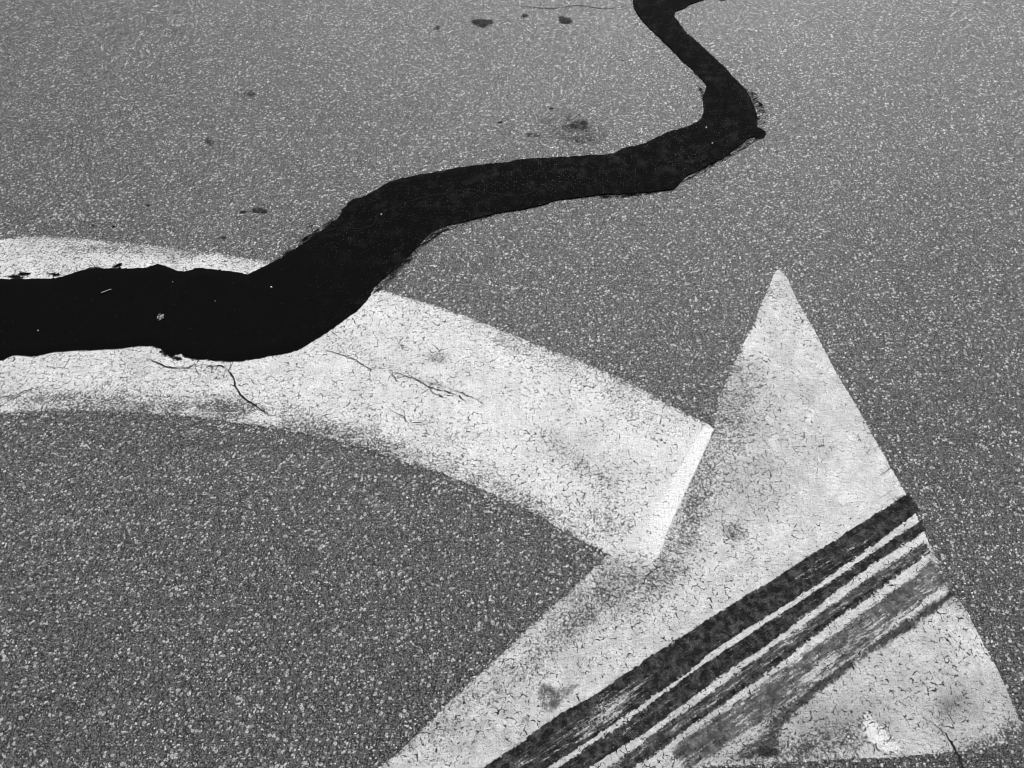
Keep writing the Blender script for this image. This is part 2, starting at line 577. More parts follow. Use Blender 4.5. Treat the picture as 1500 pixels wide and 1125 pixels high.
HEAD = [(1136, 398), (1141, 395), (1152, 406), (1167, 439), (1196, 490), (1222, 541), (1255, 596), (1284, 648), (1324, 719),
        (1344, 759), (1366, 806), (1380, 836), (1399, 868), (1419, 901), (1439, 941), (1463, 985), (1480, 1024), (1496, 1062),
        (1494, 1085), (1440, 1097), (1376, 1103), (1318, 1109), (1258, 1111), (1119, 1119), (1000, 1126), (760, 1141), (525, 1158),
        (560, 1124), (610, 1077), (673, 1014), (737, 957), (783, 913), (833, 867), (870, 832), (900, 800), (950, 745), (1020, 670),
        (1043, 622), (1053, 585), (1064, 558), (1077, 530), (1088, 505), (1104, 478), (1112, 453), (1126, 420)]
head_wear = [
    (1062, 600, 55, 75, 12, 0.24), (1035, 690, 40, 80, 22, 0.22), (1090, 560, 30, 50, 20, 0.14), (1010, 760, 30, 60, 25, 0.30),
    (960, 850, 80, 30, -40, 0.28), (880, 860, 60, 30, -40, 0.36), (820, 930, 70, 26, -42, 0.30), (740, 1000, 80, 24, -42, 0.20),
    (650, 1070, 70, 24, -42, 0.22), (1075, 780, 20, 12, 0, 0.45), (1140, 425, 14, 20, 0, 0.28), (1165, 470, 20, 30, 30, 0.12),
    (1110, 440, 12, 12, 0, 0.15), (1185, 575, 22, 16, 30, 0.22), (1130, 690, 60, 60, 0, 0.12), (1100, 500, 14, 14, 0, -0.35),
    (1135, 405, 12, 10, 0, -0.3), (1230, 640, 14, 110, -28, -0.22), (1250, 700, 60, 40, -30, -0.22), (1200, 740, 60, 30, -35, -0.12),
    (800, 1010, 30, 28, 0, 0.12), (930, 900, 60, 30, -35, 0.10), (1210, 1082, 70, 22, -10, 0.34), (1255, 1070, 18, 40, -30, 0.15),
    (1390, 1050, 40, 16, -20, 0.20), (1450, 1084, 50, 12, -12, 0.42), (1150, 1100, 90, 14, -4, 0.30), (1480, 1070, 22, 22, 0, 0.3),
    (1400, 870, 10, 30, -28, 0.45), (1375, 830, 8, 30, -28, 0.30), (1340, 1000, 60, 50, 0, 0.05), (1385, 985, 50, 20, -35, 0.10),
    (1010, 1110, 60, 20, 0, 0.1), (1200, 1010, 60, 30, -30, 0.08), (980, 905, 40, 14, 0, 0.1), 
    (1175, 530, 12, 60, -28, -0.15),
]
head_soil = [
    (1150, 700, 90, 60, -20, 0.10), (1190, 570, 14, 30, 30, 0.22), (1120, 620, 60, 40, -60, 0.10), (1150, 520, 30, 40, 0, 0.08), (1210, 620, 16, 60, -20, 0.10), (1090, 720, 70, 30, -50, 0.12), (1240, 720, 40, 60, 20, -0.08), (1180, 560, 16, 60, -20, -0.08),
    (1080, 780, 16, 12, 0, 0.25), (1240, 800, 80, 20, -34, 0.08), (1300, 1020, 90, 40, -20, 0.16),
    (1400, 1030, 30, 20, -20, 0.22), (1385, 1040, 16, 20, 0, 0.15), (1210, 1060, 70, 30, -10, 0.30), (1050, 1085, 90, 40, -20, 0.22),
    (1430, 1050, 60, 40, -20, 0.18), (1395, 865, 14, 40, -28, 0.30), (1370, 950, 50, 50, 0, 0.05), (1260, 950, 80, 30, -34, 0.06),
    (900, 880, 60, 30, -40, 0.16), (930, 1000, 60, 20, -34, 0.05), (1450, 960, 16, 50, -28, -0.12),  (1470, 1010, 20, 40, -20, 0.1), (700, 1090, 80, 30, -38, 0.06),
    (1400, 905, 20, 30, -28, -0.08), (1110, 495, 20, 20, 0, -0.2), (1100, 580, 30, 50, 10, 0.1),
]


def head_w(V, D):
    w = 0.09 + blobs(V, head_wear) + 0.06 * vnoise(V, 9, 13.0) + 0.05 * vnoise(V, 30, 18.0)
    x, y = PX(V[:, 0], V[:, 1])
    right = (x > 1141 + (y - 395) * 0.5 - 20) & (y < 1085) & ((y < 800) | (y > 920))
    w = w + np.where(right, 0.08, 0.24) * np.exp(-D / 0.006)
    return np.clip(w, -0.2, 1)


head = sheet('arrowhead', HEAD, M_HEAD, 0.0003, grid=0.008, amp=0.0020, seed=3.0, parent=arrow,
             attrs={'wear': head_w, 'soil': lambda V, D: np.clip(blobs(V, head_soil) + 0.10 * np.clip((PX(V[:, 0], V[:, 1])[1] - 820) / 200, 0, 1), -0.3, 0.7)})
head['label'] = 'triangular arrowhead of greyer paint crossed by black tyre marks'

# brighter strip of fresh paint closing the end of the shaft
STRIP = [(1032, 625), (1044, 630), (1019, 688), (1001, 725), (975, 783), (961, 818), (918, 831), (890, 811), (925, 780), (950, 755),
         (965, 735), (978, 715), (992, 690), (1010, 660)]


def strip_w(V, D):
    return np.clip(-0.05 + 0.12 * np.exp(-D / 0.007) * (PX(V[:, 0], V[:, 1])[0] < 1044 - (PX(V[:, 0], V[:, 1])[1] - 630) * 0.46 - 12) + blobs(V, [(930, 822, 50, 16, 10, 0.34), (948, 780, 5, 5, 0, 0.4)]), -0.2, 1)


M_FRESH = mat_paint('fresh_white_paint', 0.91, 0.05)
strip = sheet('end_strip', STRIP, M_FRESH, 0.0010, grid=0.006, amp=0.0022, seed=4.0, parent=arrow,
              attrs={'wear': strip_w, 'soil': lambda V, D: 0.12 * np.clip((PX(V[:, 0], V[:, 1])[1] - 770) / 50, 0, 1) + 0.16 * np.clip((1044 - (PX(V[:, 0], V[:, 1])[1] - 630) * 0.46 - 22 - PX(V[:, 0], V[:, 1])[0]) / 14, 0, 1)})
strip['label'] = 'brighter strip of fresher white paint closing the end of the shaft'

# ------------------------------------------------------------------ crack sealant
TAR_UP = [(-420, 440), (-200, 420), (0, 410), (83, 408), (110, 400), (130, 395), (173, 394), (213, 393), (230, 388), (247, 392), (263, 398), (277, 397),
          (290, 393), (310, 395), (333, 398), (363, 403), (377, 396), (393, 388), (410, 380), (433, 365), (467, 341), (493, 322), (503, 308),
          (515, 294), (533, 289), (560, 273), (577, 265), (613, 257), (653, 250), (693, 243), (733, 239), (767, 234), (817, 231), (867, 228),
          (897, 226), (913, 218), (943, 211), (967, 199), (985, 192), (1009, 185), (1025, 176), (1031, 161), (1030, 142), (1032, 136),
          (1035, 126), (1018, 106), (999, 89), (976, 65), (960, 50), (943, 33), (930, 14), (927, 0), (921, -40), (905, -110)]
TAR_DN = [(950, -110), (975, -40), (1060, -42), (1180, -75), (1185, -62), (1110, -22), (1045, -4), (1030, 1), (1013, 6), (1002, 13), (990, 17),
          (988, 26), (995, 34), (1004, 47), (1023, 63), (1037, 77), (1053, 91), (1065, 103), (1079, 119), (1093, 133), (1101, 149), (1108, 168),
          (1109, 186), (1121, 193), (1121, 199), (1113, 204), (1104, 200), (1095, 205), (1076, 219), (1060, 231), (1037, 243), (1018, 252), (1002, 261),
          (990, 275), (978, 279), (925, 284), (880, 286), (817, 294), (777, 305), (733, 312), (700, 320), (677, 326), (650, 332), (630, 343),
          (613, 360), (587, 387), (560, 410), (547, 423), (541, 435), (527, 452), (500, 472), (467, 495), (427, 515), (383, 524), (350, 529),
          (307, 527), (273, 524), (267, 518), (248, 521), (237, 513), (227, 507), (207, 507), (167, 511), (83, 515), (50, 522), (23, 520),
          (0, 528), (-200, 540), (-420, 565)]


def tar_z(V, D):
    return 0.0024 + 0.0022 * (1 - np.exp(-D / 0.008)) + 0.0006 * vnoise(V, 14, 21.0)


def tar_w(V, D):
    x, y = PX(V[:, 0], V[:, 1])
    right = np.clip((x - 420) / 250, 0.08, 1)
    w = right * (0.5 + 0.5 * vnoise(V, 12, 33.0)) + 0.5 * np.exp(-D / 0.008) * right
    w += blobs(V, [(800, 255, 130, 22, -10, 0.35), (1010, 225, 60, 20, -25, 0.5), (1035, 115, 16, 30, 20, 0.4), (520, 330, 60, 30, -40, 0.35)])
    return np.clip(w, 0, 1.3)


tar = sheet('tar_seam', TAR_UP + TAR_DN, M_TAR, 0, zfun=tar_z, grid=0.009, amp=0.0024, coarse=0.002, seed=5.0, step=0.0018, attrs={'wear': tar_w})
tag(tar, 'wide winding black band of crack sealant running over the road and the arrow shaft', 'tar seam')


M_SMEAR = mat_film('torn_sealant', 0.006, 0.3, R(35), 2.6, 1.0, 0.0)


def smear(pts, z, seed, c=0.42):
    return sheet('brush_smear', pts, M_SMEAR, z, grid=0.005, amp=0.002, step=0.0025, seed=seed, parent=tar, skirt=False,
                 attrs={'cover': lambda V, D: np.clip(c * D / 0.003, 0, c)})


# brush drags beside the seam
smear([(448, 330), (462, 324), (470, 324), (466, 330), (452, 336)], 0.0009, 31)
smear([(505, 299), (520, 290), (531, 291), (522, 297), (510, 306)], 0.0009, 32)
smear([(430, 358), (455, 343), (470, 331), (463, 344), (440, 360)], 0.0009, 33)
smear([(1104, 138), (1108, 144), (1121, 158), (1117, 157), (1106, 146)], 0.0009, 34)
smear([(127, 396), (160, 397), (183, 388), (176, 395), (150, 403), (140, 402)], 0.0018, 35, 1.2)
smear([(60, 401), (80, 399), (98, 403), (80, 405)], 0.0018, 36, 1.2)
smear([(5, 404), (25, 402), (38, 407), (20, 409)], 0.0018, 37, 1.2)
smear([(1051, -3), (1062, -2), (1062, 3), (1055, 3)], 0.0009, 38)

for k, (pts, z) in enumerate([
        ([(400, 384), (430, 358), (470, 332), (500, 306), (530, 282), (520, 296), (515, 335), (485, 362), (452, 386), (415, 402)], 0.0019),
        ([(625, 330), (665, 312), (705, 300), (722, 318), (690, 328), (652, 340), (622, 362)], 0.0009),
        ([(985, 250), (1030, 228), (1065, 204), (1095, 190), (1113, 204), (1090, 220), (1060, 238), (1020, 259), (998, 270)], 0.0009),
        ([(1020, 122), (1030, 132), (1042, 150), (1032, 156), (1026, 142)], 0.0009),
        ([(1070, 120), (1104, 134), (1122, 162), (1124, 180), (1114, 196), (1095, 185), (1088, 150)], 0.0009),
        ([(525, 435), (540, 405), (585, 362), (620, 338), (624, 358), (590, 395), (552, 430)], 0.0018),
        ([(870, 278), (925, 272), (975, 262), (992, 270), (986, 281), (930, 288), (880, 292)], 0.0009)]):
    smear(pts, z, 140 + k, 0.42)

smear([(20, 402), (32, 399), (48, 400), (44, 404), (30, 405)], 0.0018, 160, 1.2)
smear([(160, 392), (170, 387), (182, 385), (178, 390), (168, 394)], 0.0018, 161, 1.2)
smear([(118, 398), (135, 391), (160, 393), (175, 392), (160, 398), (130, 402)], 0.0018, 162, 1.1)
smear([(222, 508), (236, 514), (258, 520), (275, 527), (262, 529), (240, 522)], 0.0018, 163, 0.9)

# ------------------------------------------------------------------ tyre marks
b1_up = [(650, 1165), (705, 1125), (735, 1104), (761, 1088), (782, 1071), (812, 1050), (840, 1034), (873, 1015), (903, 994), (933, 973), (957, 957),
         (980, 943), (1015, 920), (1040, 903), (1083, 877), (1134, 846), (1190, 810), (1245, 775), (1285, 750), (1322, 727), (1331, 721)]
b1_dn = [(745, 1165), (803, 1126), (840, 1103), (887, 1071), (933, 1039), (980, 1005), (1015, 981), (1040, 959), (1087, 927), (1130, 901), (1178, 870),
         (1221, 842), (1261, 813), (1301, 784), (1348, 748)]
b2_up = [(768, 1158), (822, 1119), (867, 1087), (909, 1061), (956, 1026), (1002, 992), (1039, 965), (1118, 914), (1177, 876), (1236, 837), (1300, 793),
         (1350, 760)]
b2_dn = [(815, 1160), (868, 1124), (910, 1096), (957, 1067), (1003, 1032), (1059, 990), (1119, 949), (1178, 906), (1214, 877), (1277, 830), (1358, 778)]
b3_up = [(841, 1158), (890, 1121), (929, 1094), (990, 1049), (1048, 1008), (1077, 984), (1156, 927), (1219, 883), (1275, 843), (1355, 790)]
b3_dn = [(880, 1160), (931, 1124), (964, 1102), (1015, 1062), (1079, 1018), (1158, 959), (1221, 911), (1277, 872), (1364, 808)]
b3a_up = [(865, 1160), (905, 1132), (950, 1100), (1015, 1052), (1079, 1006), (1158, 947), (1221, 900), (1277, 861), (1362, 800)]
b3a_dn = [(872, 1162), (914, 1134), (960, 1102), (1023, 1056), (1085, 1012), (1162, 954), (1224, 906), (1280, 866), (1363, 804)]
b4_up = [(980, 1100), (1057, 1040), (1136, 983), (1219, 926), (1295, 871), (1338, 840), (1364, 815)]
b4_dn = [(1010, 1132), (1100, 1070), (1158, 1030), (1221, 984), (1270, 948), (1316, 914), (1356, 884), (1388, 852)]
b5_up = [(1060, 1118), (1100, 1075), (1138, 1038), (1206, 990), (1253, 955), (1316, 911), (1376, 872), (1398, 856)]
b5_dn = [(1150, 1112), (1142, 1092), (1148, 1068), (1190, 1028), (1237, 988), (1293, 952), (1348, 916), (1388, 884), (1402, 872)]

ANG = math.atan2(G(1326, 724)[1] - G(812, 1050)[1], G(1326, 724)[0] - G(812, 1050)[0])
M_RUB = mat_film('tyre_rubber', 0.024, 0.12, ANG, 2.0, amax=0.95, coarse=0.5)
M_RUB_SOFT = mat_film('faded_tyre_rubber', 0.035, 0.16, ANG, 1.9, amax=0.85, coarse=0.6)
M_RUB_SMUDGE = mat_film('smudged_tyre_rubber', 0.03, 0.5, ANG, 1.5, amax=0.78, coarse=1.2)
M_RUB_GREY = mat_film('grey_tyre_film', 0.05, 0.2, ANG, 2.3, amax=0.70, coarse=1.0)


def mark(name, up, dn, mat, cover, soft, label, seed, extra=None, z=0.0006, parent=None):
    def cov(V, D):
        c = cover * np.clip(D / soft, 0, 1) ** 0.6 if soft > 0 else np.full(len(V), cover)
        if extra:
            c = c + blobs(V, extra) * np.clip(D / max(soft, 0.002), 0, 1)
        return np.clip(c, 0, 1.6)
    o = sheet(name, up + dn[::-1], mat, z, grid=0.004, amp=0.0016, coarse=0.001, seed=seed, attrs={'cover': cov}, skirt=False, parent=parent)
    if label:
        tag(o, label, 'tyre mark', 'tyre marks across the arrowhead')
    return o


mark('tyre_mark', b1_up, b1_dn, M_RUB, 1.12, 0.0016, 'broadest and blackest tyre mark, topmost of those across the arrowhead', 41,
     [(905, 1030, 60, 16, -34, -0.7), (840, 1085, 70, 24, -34, -0.45), (1200, 830, 60, 14, -34, -0.4), (1290, 765, 30, 8, -34, 0.2),
      (1255, 800, 30, 8, -34, -0.35), (760, 1115, 30, 20, -34, -0.3)])
mark('tyre_mark', b2_up, b2_dn, M_RUB, 0.95, 0.0018, 'charcoal tyre mark second from the top, between two white gaps', 42,
     [(1180, 895, 20, 8, -34, -0.25), (1238, 852, 24, 6, -34, -0.3), (1100, 950, 80, 10, -34, 0.12)])
m3 = mark('tyre_mark', b3_up, b3_dn, M_RUB_SOFT, 0.75, 0.0018, 'narrow grey tyre mark with a thin black line along it, third from the top', 43)
mark('black_line', b3a_up, b3a_dn, M_RUB, 1.25, 0.0015, None, 44, z=0.0009, parent=m3)
mark('black_line', [(x, y - 5) for x, y in b3_dn], [(x + 1, y + 1) for x, y in b3_dn], M_RUB_SOFT, 1.1, 0.0012, None, 47, z=0.00095, parent=m3)
mark('tyre_mark', b4_up, b4_dn, M_RUB_GREY, 0.75, 0.008, 'blotchy faded grey tyre mark, fourth from the top', 45,
     [(1315, 868, 30, 14, -34, 0.5), (1130, 1020, 40, 12, -34, 0.3), (1190, 985, 50, 5, -34, -0.3)])
mark('tyre_mark', b5_up, b5_dn, M_RUB_SMUDGE, 1.0, 0.013, 'soft dark smeared tyre mark nearest the tip of the arrowhead', 46,
     [(1375, 880, 20, 12, -34, 0.3), (1170, 1050, 50, 14, -40, 0.15), (1110, 1095, 40, 20, -34, -0.5), (1260, 965, 60, 10, -34, 0.1)])


# ------------------------------------------------------------------ stains
def ell(cx, cy, rx, ry, n=14, seed=0, rot=0):
    rs = random.Random(seed)
    a = R(rot)
    out = []
    for i in range(n):
        t = 2 * math.pi * i / n
        k = rs.uniform(0.8, 1.15)
        u, v = rx * k * math.cos(t), ry * k * math.sin(t)
        out.append((cx + u * math.cos(a) - v * math.sin(a), cy + u * math.sin(a) + v * math.cos(a)))
    return out


M_OIL = mat_film('oil_soaked', 0.016, 1.0, 0, 1.5, 0.8, 0.05)
M_DUSK = mat_film('faint_grime', 0.02, 1.0, 0, 1.6, 0.8, 0.05)


def stain(pts, cover, soft, mat, label, seed, z=0.0007, group=None, name='oil_stain', cat='stain'):
    o = sheet(name, pts, mat, z, grid=0.005, amp=0.002, seed=seed, skirt=False,
              attrs={'cover': lambda V, D: np.clip(cover * np.clip(D / soft, 0, 1) ** 0.7, 0, 1.5)})
    tag(o, label, cat, group)
    return o


stain([(684, 31), (697, 27), (714, 27), (727, 30), (722, 36), (708, 43), (695, 39)], 0.72, 0.014, M_OIL,
      'larger dark oval oil stain, left of the pair near the top', 51)
stain([(813, 25), (822, 22), (836, 25), (842, 32), (836, 37), (820, 36)], 0.72, 0.012, M_OIL,
      'smaller dark round oil stain beside the top bend of the tar seam', 52)
stain(ell(640, 41, 7, 4, seed=1), 0.7, 0.005, M_OIL, 'tiny dark oil spot left of the two oval stains', 53)
stain(ell(769, 23, 6, 4, seed=2), 0.7, 0.005, M_OIL, 'tiny dark oil spot between the two oval stains', 54)
stain(ell(840, 192, 60, 26, seed=3, rot=15), 0.30, 0.03, M_DUSK, 'faint dusky smudge on the asphalt above the tar seam bend', 55)
stain(ell(850, 183, 16, 10, seed=4), 0.62, 0.010, M_DUSK, 'small darker smudge inside the dusky patch above the tar seam', 56, z=0.001)
stain(ell(782, 198, 14, 5, seed=14), 0.55, 0.010, M_DUSK, 'thin dark smudge left of the dusky patch above the tar seam', 66, z=0.001)
stain(ell(306, 208, 9, 7, seed=5), 0.60, 0.008, M_DUSK, 'small round grey spot on open asphalt in the upper left', 57)
stain(ell(365, 138, 12, 6, seed=6), 0.5, 0.008, M_DUSK, 'faint grey spot above the lone round spot in the upper left', 58)
stain(ell(178, 50, 16, 4, seed=7), 0.45, 0.008, M_DUSK, 'faint long grey streak in the top left corner', 59)
stain(ell(380, 309, 14, 6, seed=8, rot=5), 0.85, 0.007, M_OIL, 'ragged black tar smudge above the end of the upper shaft strip', 60)
stain(ell(356, 311, 7, 3, seed=9), 0.9, 0.004, M_OIL, 'small black dash just left of the ragged tar smudge', 61)
stain(ell(328, 348, 6, 3.5, seed=10), 0.85, 0.004, M_OIL, 'small black spot right above the white upper shaft strip', 62)
stain(ell(1365, 142, 10, 4, seed=11), 0.4, 0.008, M_DUSK, 'faint grey fleck in the upper right of the asphalt', 63)
stain(ell(1463, 431, 7, 4, seed=12), 0.6, 0.006, M_DUSK, 'small dark fleck at the right edge of the asphalt', 64)
stain(ell(1360, 513, 26, 4, seed=13), 0.35, 0.006, M_DUSK, 'thin faint streak right of the arrowhead apex', 65)
stain(ell(1325, 740, 14, 22, seed=15, rot=-28), 0.5, 0.014, M_DUSK, 'dark rubber smudge at the outer edge of the arrowhead', 67, z=0.0013)


M_PAINTSTAIN = mat_film('grey_grime', 0.16, 1.0, 0, 0.9, amax=0.8)
stain([(784, 1000), (800, 998), (822, 1004), (850, 996), (858, 1004), (838, 1018), (826, 1036), (812, 1046), (796, 1042), (786, 1030), (785, 1014)], 0.8, 0.012,
      M_PAINTSTAIN, 'grey angular stain on the white arrowhead above the broad tyre mark', 68, z=0.0006)
stain(ell(771, 1053, 9, 8, seed=21), 0.8, 0.006, M_PAINTSTAIN, 'small grey spot left of the angular stain on the arrowhead', 69, z=0.0006)
stain(ell(1395, 1035, 34, 16, seed=22, rot=-40), 0.55, 0.02, M_PAINTSTAIN, 'faint grey scuff near the tip of the arrowhead', 70, z=0.0006)

# bright smear of newer paint low on the arrowhead
SMEAR = [(1262, 1048), (1270, 1040), (1282, 1052), (1296, 1066), (1310, 1084), (1324, 1100), (1322, 1107), (1296, 1104), (1276, 1090), (1264, 1070)]
pp = sheet('paint_smear', SMEAR, M_FRESH, 0.0008, grid=0.005, amp=0.003, seed=6.0, parent=arrow,
           attrs={'wear': lambda V, D: np.clip(0.45 * np.exp(-D / 0.009), 0, 1), 'soil': lambda V, D: 0.22 * np.exp(-D / 0.012)})
pp['label'] = 'bright smear of newer white paint low on the arrowhead'

# ------------------------------------------------------------------ cracks
def ribbon(name, pts, width, z, mat, seed, parent=None, wobble=0.0012, zig=0.0018):
    """an open fissure following a surveyed line, tapering at both ends"""
    line = catmull([G(x, y) for x, y in pts], False, 0.002)
    line = jitter(line, wobble * 1.4, seed, False)
    n = len(line)
    rz = random.Random(int(seed * 10))
    kn = max(2, n // 4)
    knots = np.array([0.0] + [rz.uniform(-1, 1) for _ in range(kn - 2)] + [0.0]) * zig
    zz = np.interp(np.linspace(0, kn - 1, n), range(kn), knots)
    tg = np.gradient(line, axis=0)
    tg /= np.maximum(np.linalg.norm(tg, axis=1, keepdims=True), 1e-9)
    nr = np.stack([-tg[:, 1], tg[:, 0]], 1)
    bm = bmesh.new()
    line = line + nr * zz[:, None]
    prev = None
    for i in range(n):
        t = i / (n - 1)
        w = width * (0.25 + 0.75 * min(1, 4 * t, 4 * (1 - t))) * (0.75 + 0.7 * mn.noise(Vector((line[i][0] * 90, line[i][1] * 90, seed))))
        w = max(w, 0.0002)
        a = line[i] + nr[i] * w / 2
        b = line[i] - nr[i] * w / 2
        row = [bm.verts.new((a[0], a[1], z)), bm.verts.new((line[i][0], line[i][1], z + 0.00015)), bm.verts.new((b[0], b[1], z))]
        if prev:
            bm.faces.new((prev[0], prev[1], row[1], row[0]))
            bm.faces.new((prev[1], prev[2], row[2], row[1]))
        prev = row
    bm.normal_update()
    for f in bm.faces:
        if f.normal.z < 0:
            f.normal_flip()
    me = bpy.data.meshes.new(name)
    bm.to_mesh(me)
    bm.free()
    me.materials.append(mat)
    o = bpy.data.objects.new(name, me)
    COL.objects.link(o)
    if parent:
        o.parent = parent
    return o


def crack(pts, width, z, label, seed, branches=()):
    o = ribbon('crack', pts, width, z, M_CRACK, seed)
    tag(o, label, 'crack')
    for k, (bp, bw_) in enumerate(branches):
        ribbon('side_crack', bp, bw_, z + 0.0001, M_CRACK, seed + 0.3 + k, parent=o)
    return o


crack([(343, 528), (338, 538), (334, 543), (342, 553), (346, 566), (351, 577), (356, 583), (372, 593), (380, 599), (398, 610)], 0.0040, 0.0016,
      'black forked crack in the white shaft just below the tar seam', 71,
      [([(334, 543), (322, 536), (308, 537), (300, 535)], 0.0026), ([(356, 583), (350, 590)], 0.0015)])
crack([(296, 536), (285, 534), (276, 538), (258, 540), (240, 536), (222, 527), (213, 530)], 0.0028, 0.0016,
      'fine crack along the tar seam, left of the forked crack', 72, [([(285, 534), (290, 545), (294, 551)], 0.0016)])
crack([(470, 512), (490, 517), (508, 522), (525, 530), (543, 542), (558, 537)], 0.0019, 0.0016,
      'fine crack in the white shaft below the tar seam bend', 73, [([(543, 542), (542, 562)], 0.0018)])
crack([(568, 543), (590, 549), (610, 556), (628, 566), (650, 573), (672, 581), (685, 588)], 0.0021, 0.0016,
      'longest dark crack in the middle of the white shaft', 74,
      [([(610, 556), (630, 561), (662, 570), (690, 582), (707, 589)], 0.0016), ([(628, 566), (636, 577), (655, 583)], 0.0018), ([(568, 543), (585, 561)], 0.0015),
       ([(672, 578), (684, 592)], 0.0018)])
crack([(568, 598), (580, 605), (592, 612), (598, 620), (612, 620), (630, 621)], 0.0024, 0.0027, 'short hooked crack in the lower shaft paint', 75,
      [([(590, 600), (596, 618)], 0.0014)])
crack([(0, 583), (20, 580), (40, 573), (60, 569)], 0.0024, 0.0027, 'short crack in the paint at the left edge of the picture', 76)
crack([(1384, 1074), (1392, 1087), (1398, 1098), (1404, 1108), (1411, 1125), (1420, 1150), (1428, 1190)], 0.0058, 0.0010,
      'black crack running out of the bottom of the arrowhead', 77)
crack([(1367, 1062), (1376, 1068), (1384, 1075)], 0.0015, 0.0017, 'hairline crack leading to the arrowhead bottom crack', 78)
crack([(755, 8), (775, 10), (796, 12), (815, 12), (835, 9), (855, 9), (875, 12), (898, 12), (915, 9)], 0.0030, 0.0006,
      'long hairline crack along the top, left of the tar seam', 79)
crack([(505, 238), (515, 237), (524, 236), (535, 234)], 0.0022, 0.0006, 'tiny cross shaped crack above the tar seam', 80, [([(525, 229), (525, 238)], 0.003)])
crack([(1288, 697), (1300, 689), (1315, 681)], 0.0013, 0.0017, 'hairline scratch at the right edge of the arrowhead', 81)
crack([(961, 817), (958, 826), (962, 834), (948, 842), (940, 856), (930, 866)], 0.0017, 0.0008,
      'ragged crack leaving the lower corner of the shaft end across the arrowhead', 83)
crack([(1117, 194), (1150, 204), (1190, 214), (1225, 236), (1260, 252), (1300, 266), (1345, 282), (1390, 308), (1430, 330)], 0.0011, 0.0004,
      'very faint hairline crack running right from the tar seam bend', 84)
crack([(1312, 378), (1340, 379), (1366, 376)], 0.0001, 0.0004, 'nearly closed hairline crack right of the arrowhead apex', 82)
M_SEAM = mat_plain('seam_line', 0.0008, 0.95)
for k, (pts, wd) in enumerate([
        ([(440, 362), (470, 345), (500, 336), (530, 337), (548, 330), (556, 315), (600, 297), (650, 285), (690, 280), (740, 288), (775, 285),
          (800, 272), (830, 260), (855, 250), (890, 245)], 0.0034)]):
    z = 0.0052
    rb = ribbon('seam_line', pts, wd, z, M_SEAM, 90 + k, parent=tar)


# ------------------------------------------------------------------ small loose things
def chip(name, x, y, sx, sy, sz, mat, seed, z, rot=0.0, parent=None):
    """angular stone chip"""
    rs = random.Random(seed)
    bm = bmesh.new()
    bmesh.ops.create_icosphere(bm, subdivisions=2, radius=1)
    for v in bm.verts:
        k = 1 + 0.35 * mn.noise(v.co * 1.7 + Vector((seed * 3.1, 0, 0))) + rs.uniform(-0.06, 0.06)
        v.co = Vector((v.co.x * sx * k, v.co.y * sy * k, max(v.co.z, -0.45) * sz * k))
    wx, wy = G(x, y)
    me = bpy.data.meshes.new(name)
    bm.to_mesh(me)
    bm.free()
    me.materials.append(mat)
    o = bpy.data.objects.new(name, me)
    if parent:
        o.parent = parent
        o.location = (wx, wy, z + sz * 0.42)
    else:
        o.location = (wx, wy, z + sz * 0.42)
    o.rotation_euler = (0, 0, rot)
    COL.objects.link(o)
    return o


TZ = 0.0045
crumb = tag(chip('stone_chip', 236, 466, 0.0058, 0.0044, 0.0020, M_DUSTY, 1, TZ, 0.5), 'largest grey crumbly stone chip on the left of the tar seam', 'stone')
for k, (dx, dy, s, m_) in enumerate([(4, -2, 0.0026, M_STONE), (-5, 1, 0.0022, M_STONE), (-1, 4.5, 0.0024, M_STONE), (-2, -4, 0.0022, M_GREY), (4.5, 2.5, 0.0016, M_STONE), (0.5, 0.5, 0.0024, M_STONE), (-6, 4, 0.0013, M_GREY), (-3, 7, 0.0011, M_GREY)]):
    # crumbs broken off the chip
    o = chip('crumb', 236.5 + dx * 0.8, 466 + dy * 0.8, s * 1.25, s * 0.6, s * 0.7, m_, 10 + k, TZ, k)
    o.location = o.location - crumb.location
    o.location.rotate(crumb.rotation_euler.to_matrix().inverted())
    o.parent = crumb
    o.location.z += 0.0012
for k, (x, y, s, lab) in enumerate([
        (398, 423, 0.0028, 'small bright white stone on the tar seam where it bends upward'),
        (1043, 212, 0.0026, 'small white stone on the tar seam below its sharp bend'),
        (1034, 189, 0.0030, 'white stone at the inner corner of the tar seam bend'),
        (57, 486, 0.0018, 'tiny pale stone on the far left of the tar seam'),
        (254, 415, 0.0016, 'tiny pale stone on the tar seam near its upper edge'),
        (559, 316, 0.0026, 'pale stone on the tar seam beside its winding seam line'),
        (316, 443, 0.0016, 'tiny grey stone in the widest part of the tar seam'),
        (636, 426, 0.0042, 'bright white stone on the asphalt below the tar seam'),
        (648, 426, 0.0026, 'small white stone right of the brightest asphalt stone')]):
    if y == 426:
        x, y = [(636, 391), (599, 398)][k - 7]
    tag(chip('stone_chip', x, y, s, s * 0.8, s * 0.7, M_STONE if s > 0.0017 else M_GREY, 20 + k, TZ if k < 7 else 0.0, k * 0.7), lab, 'stone')

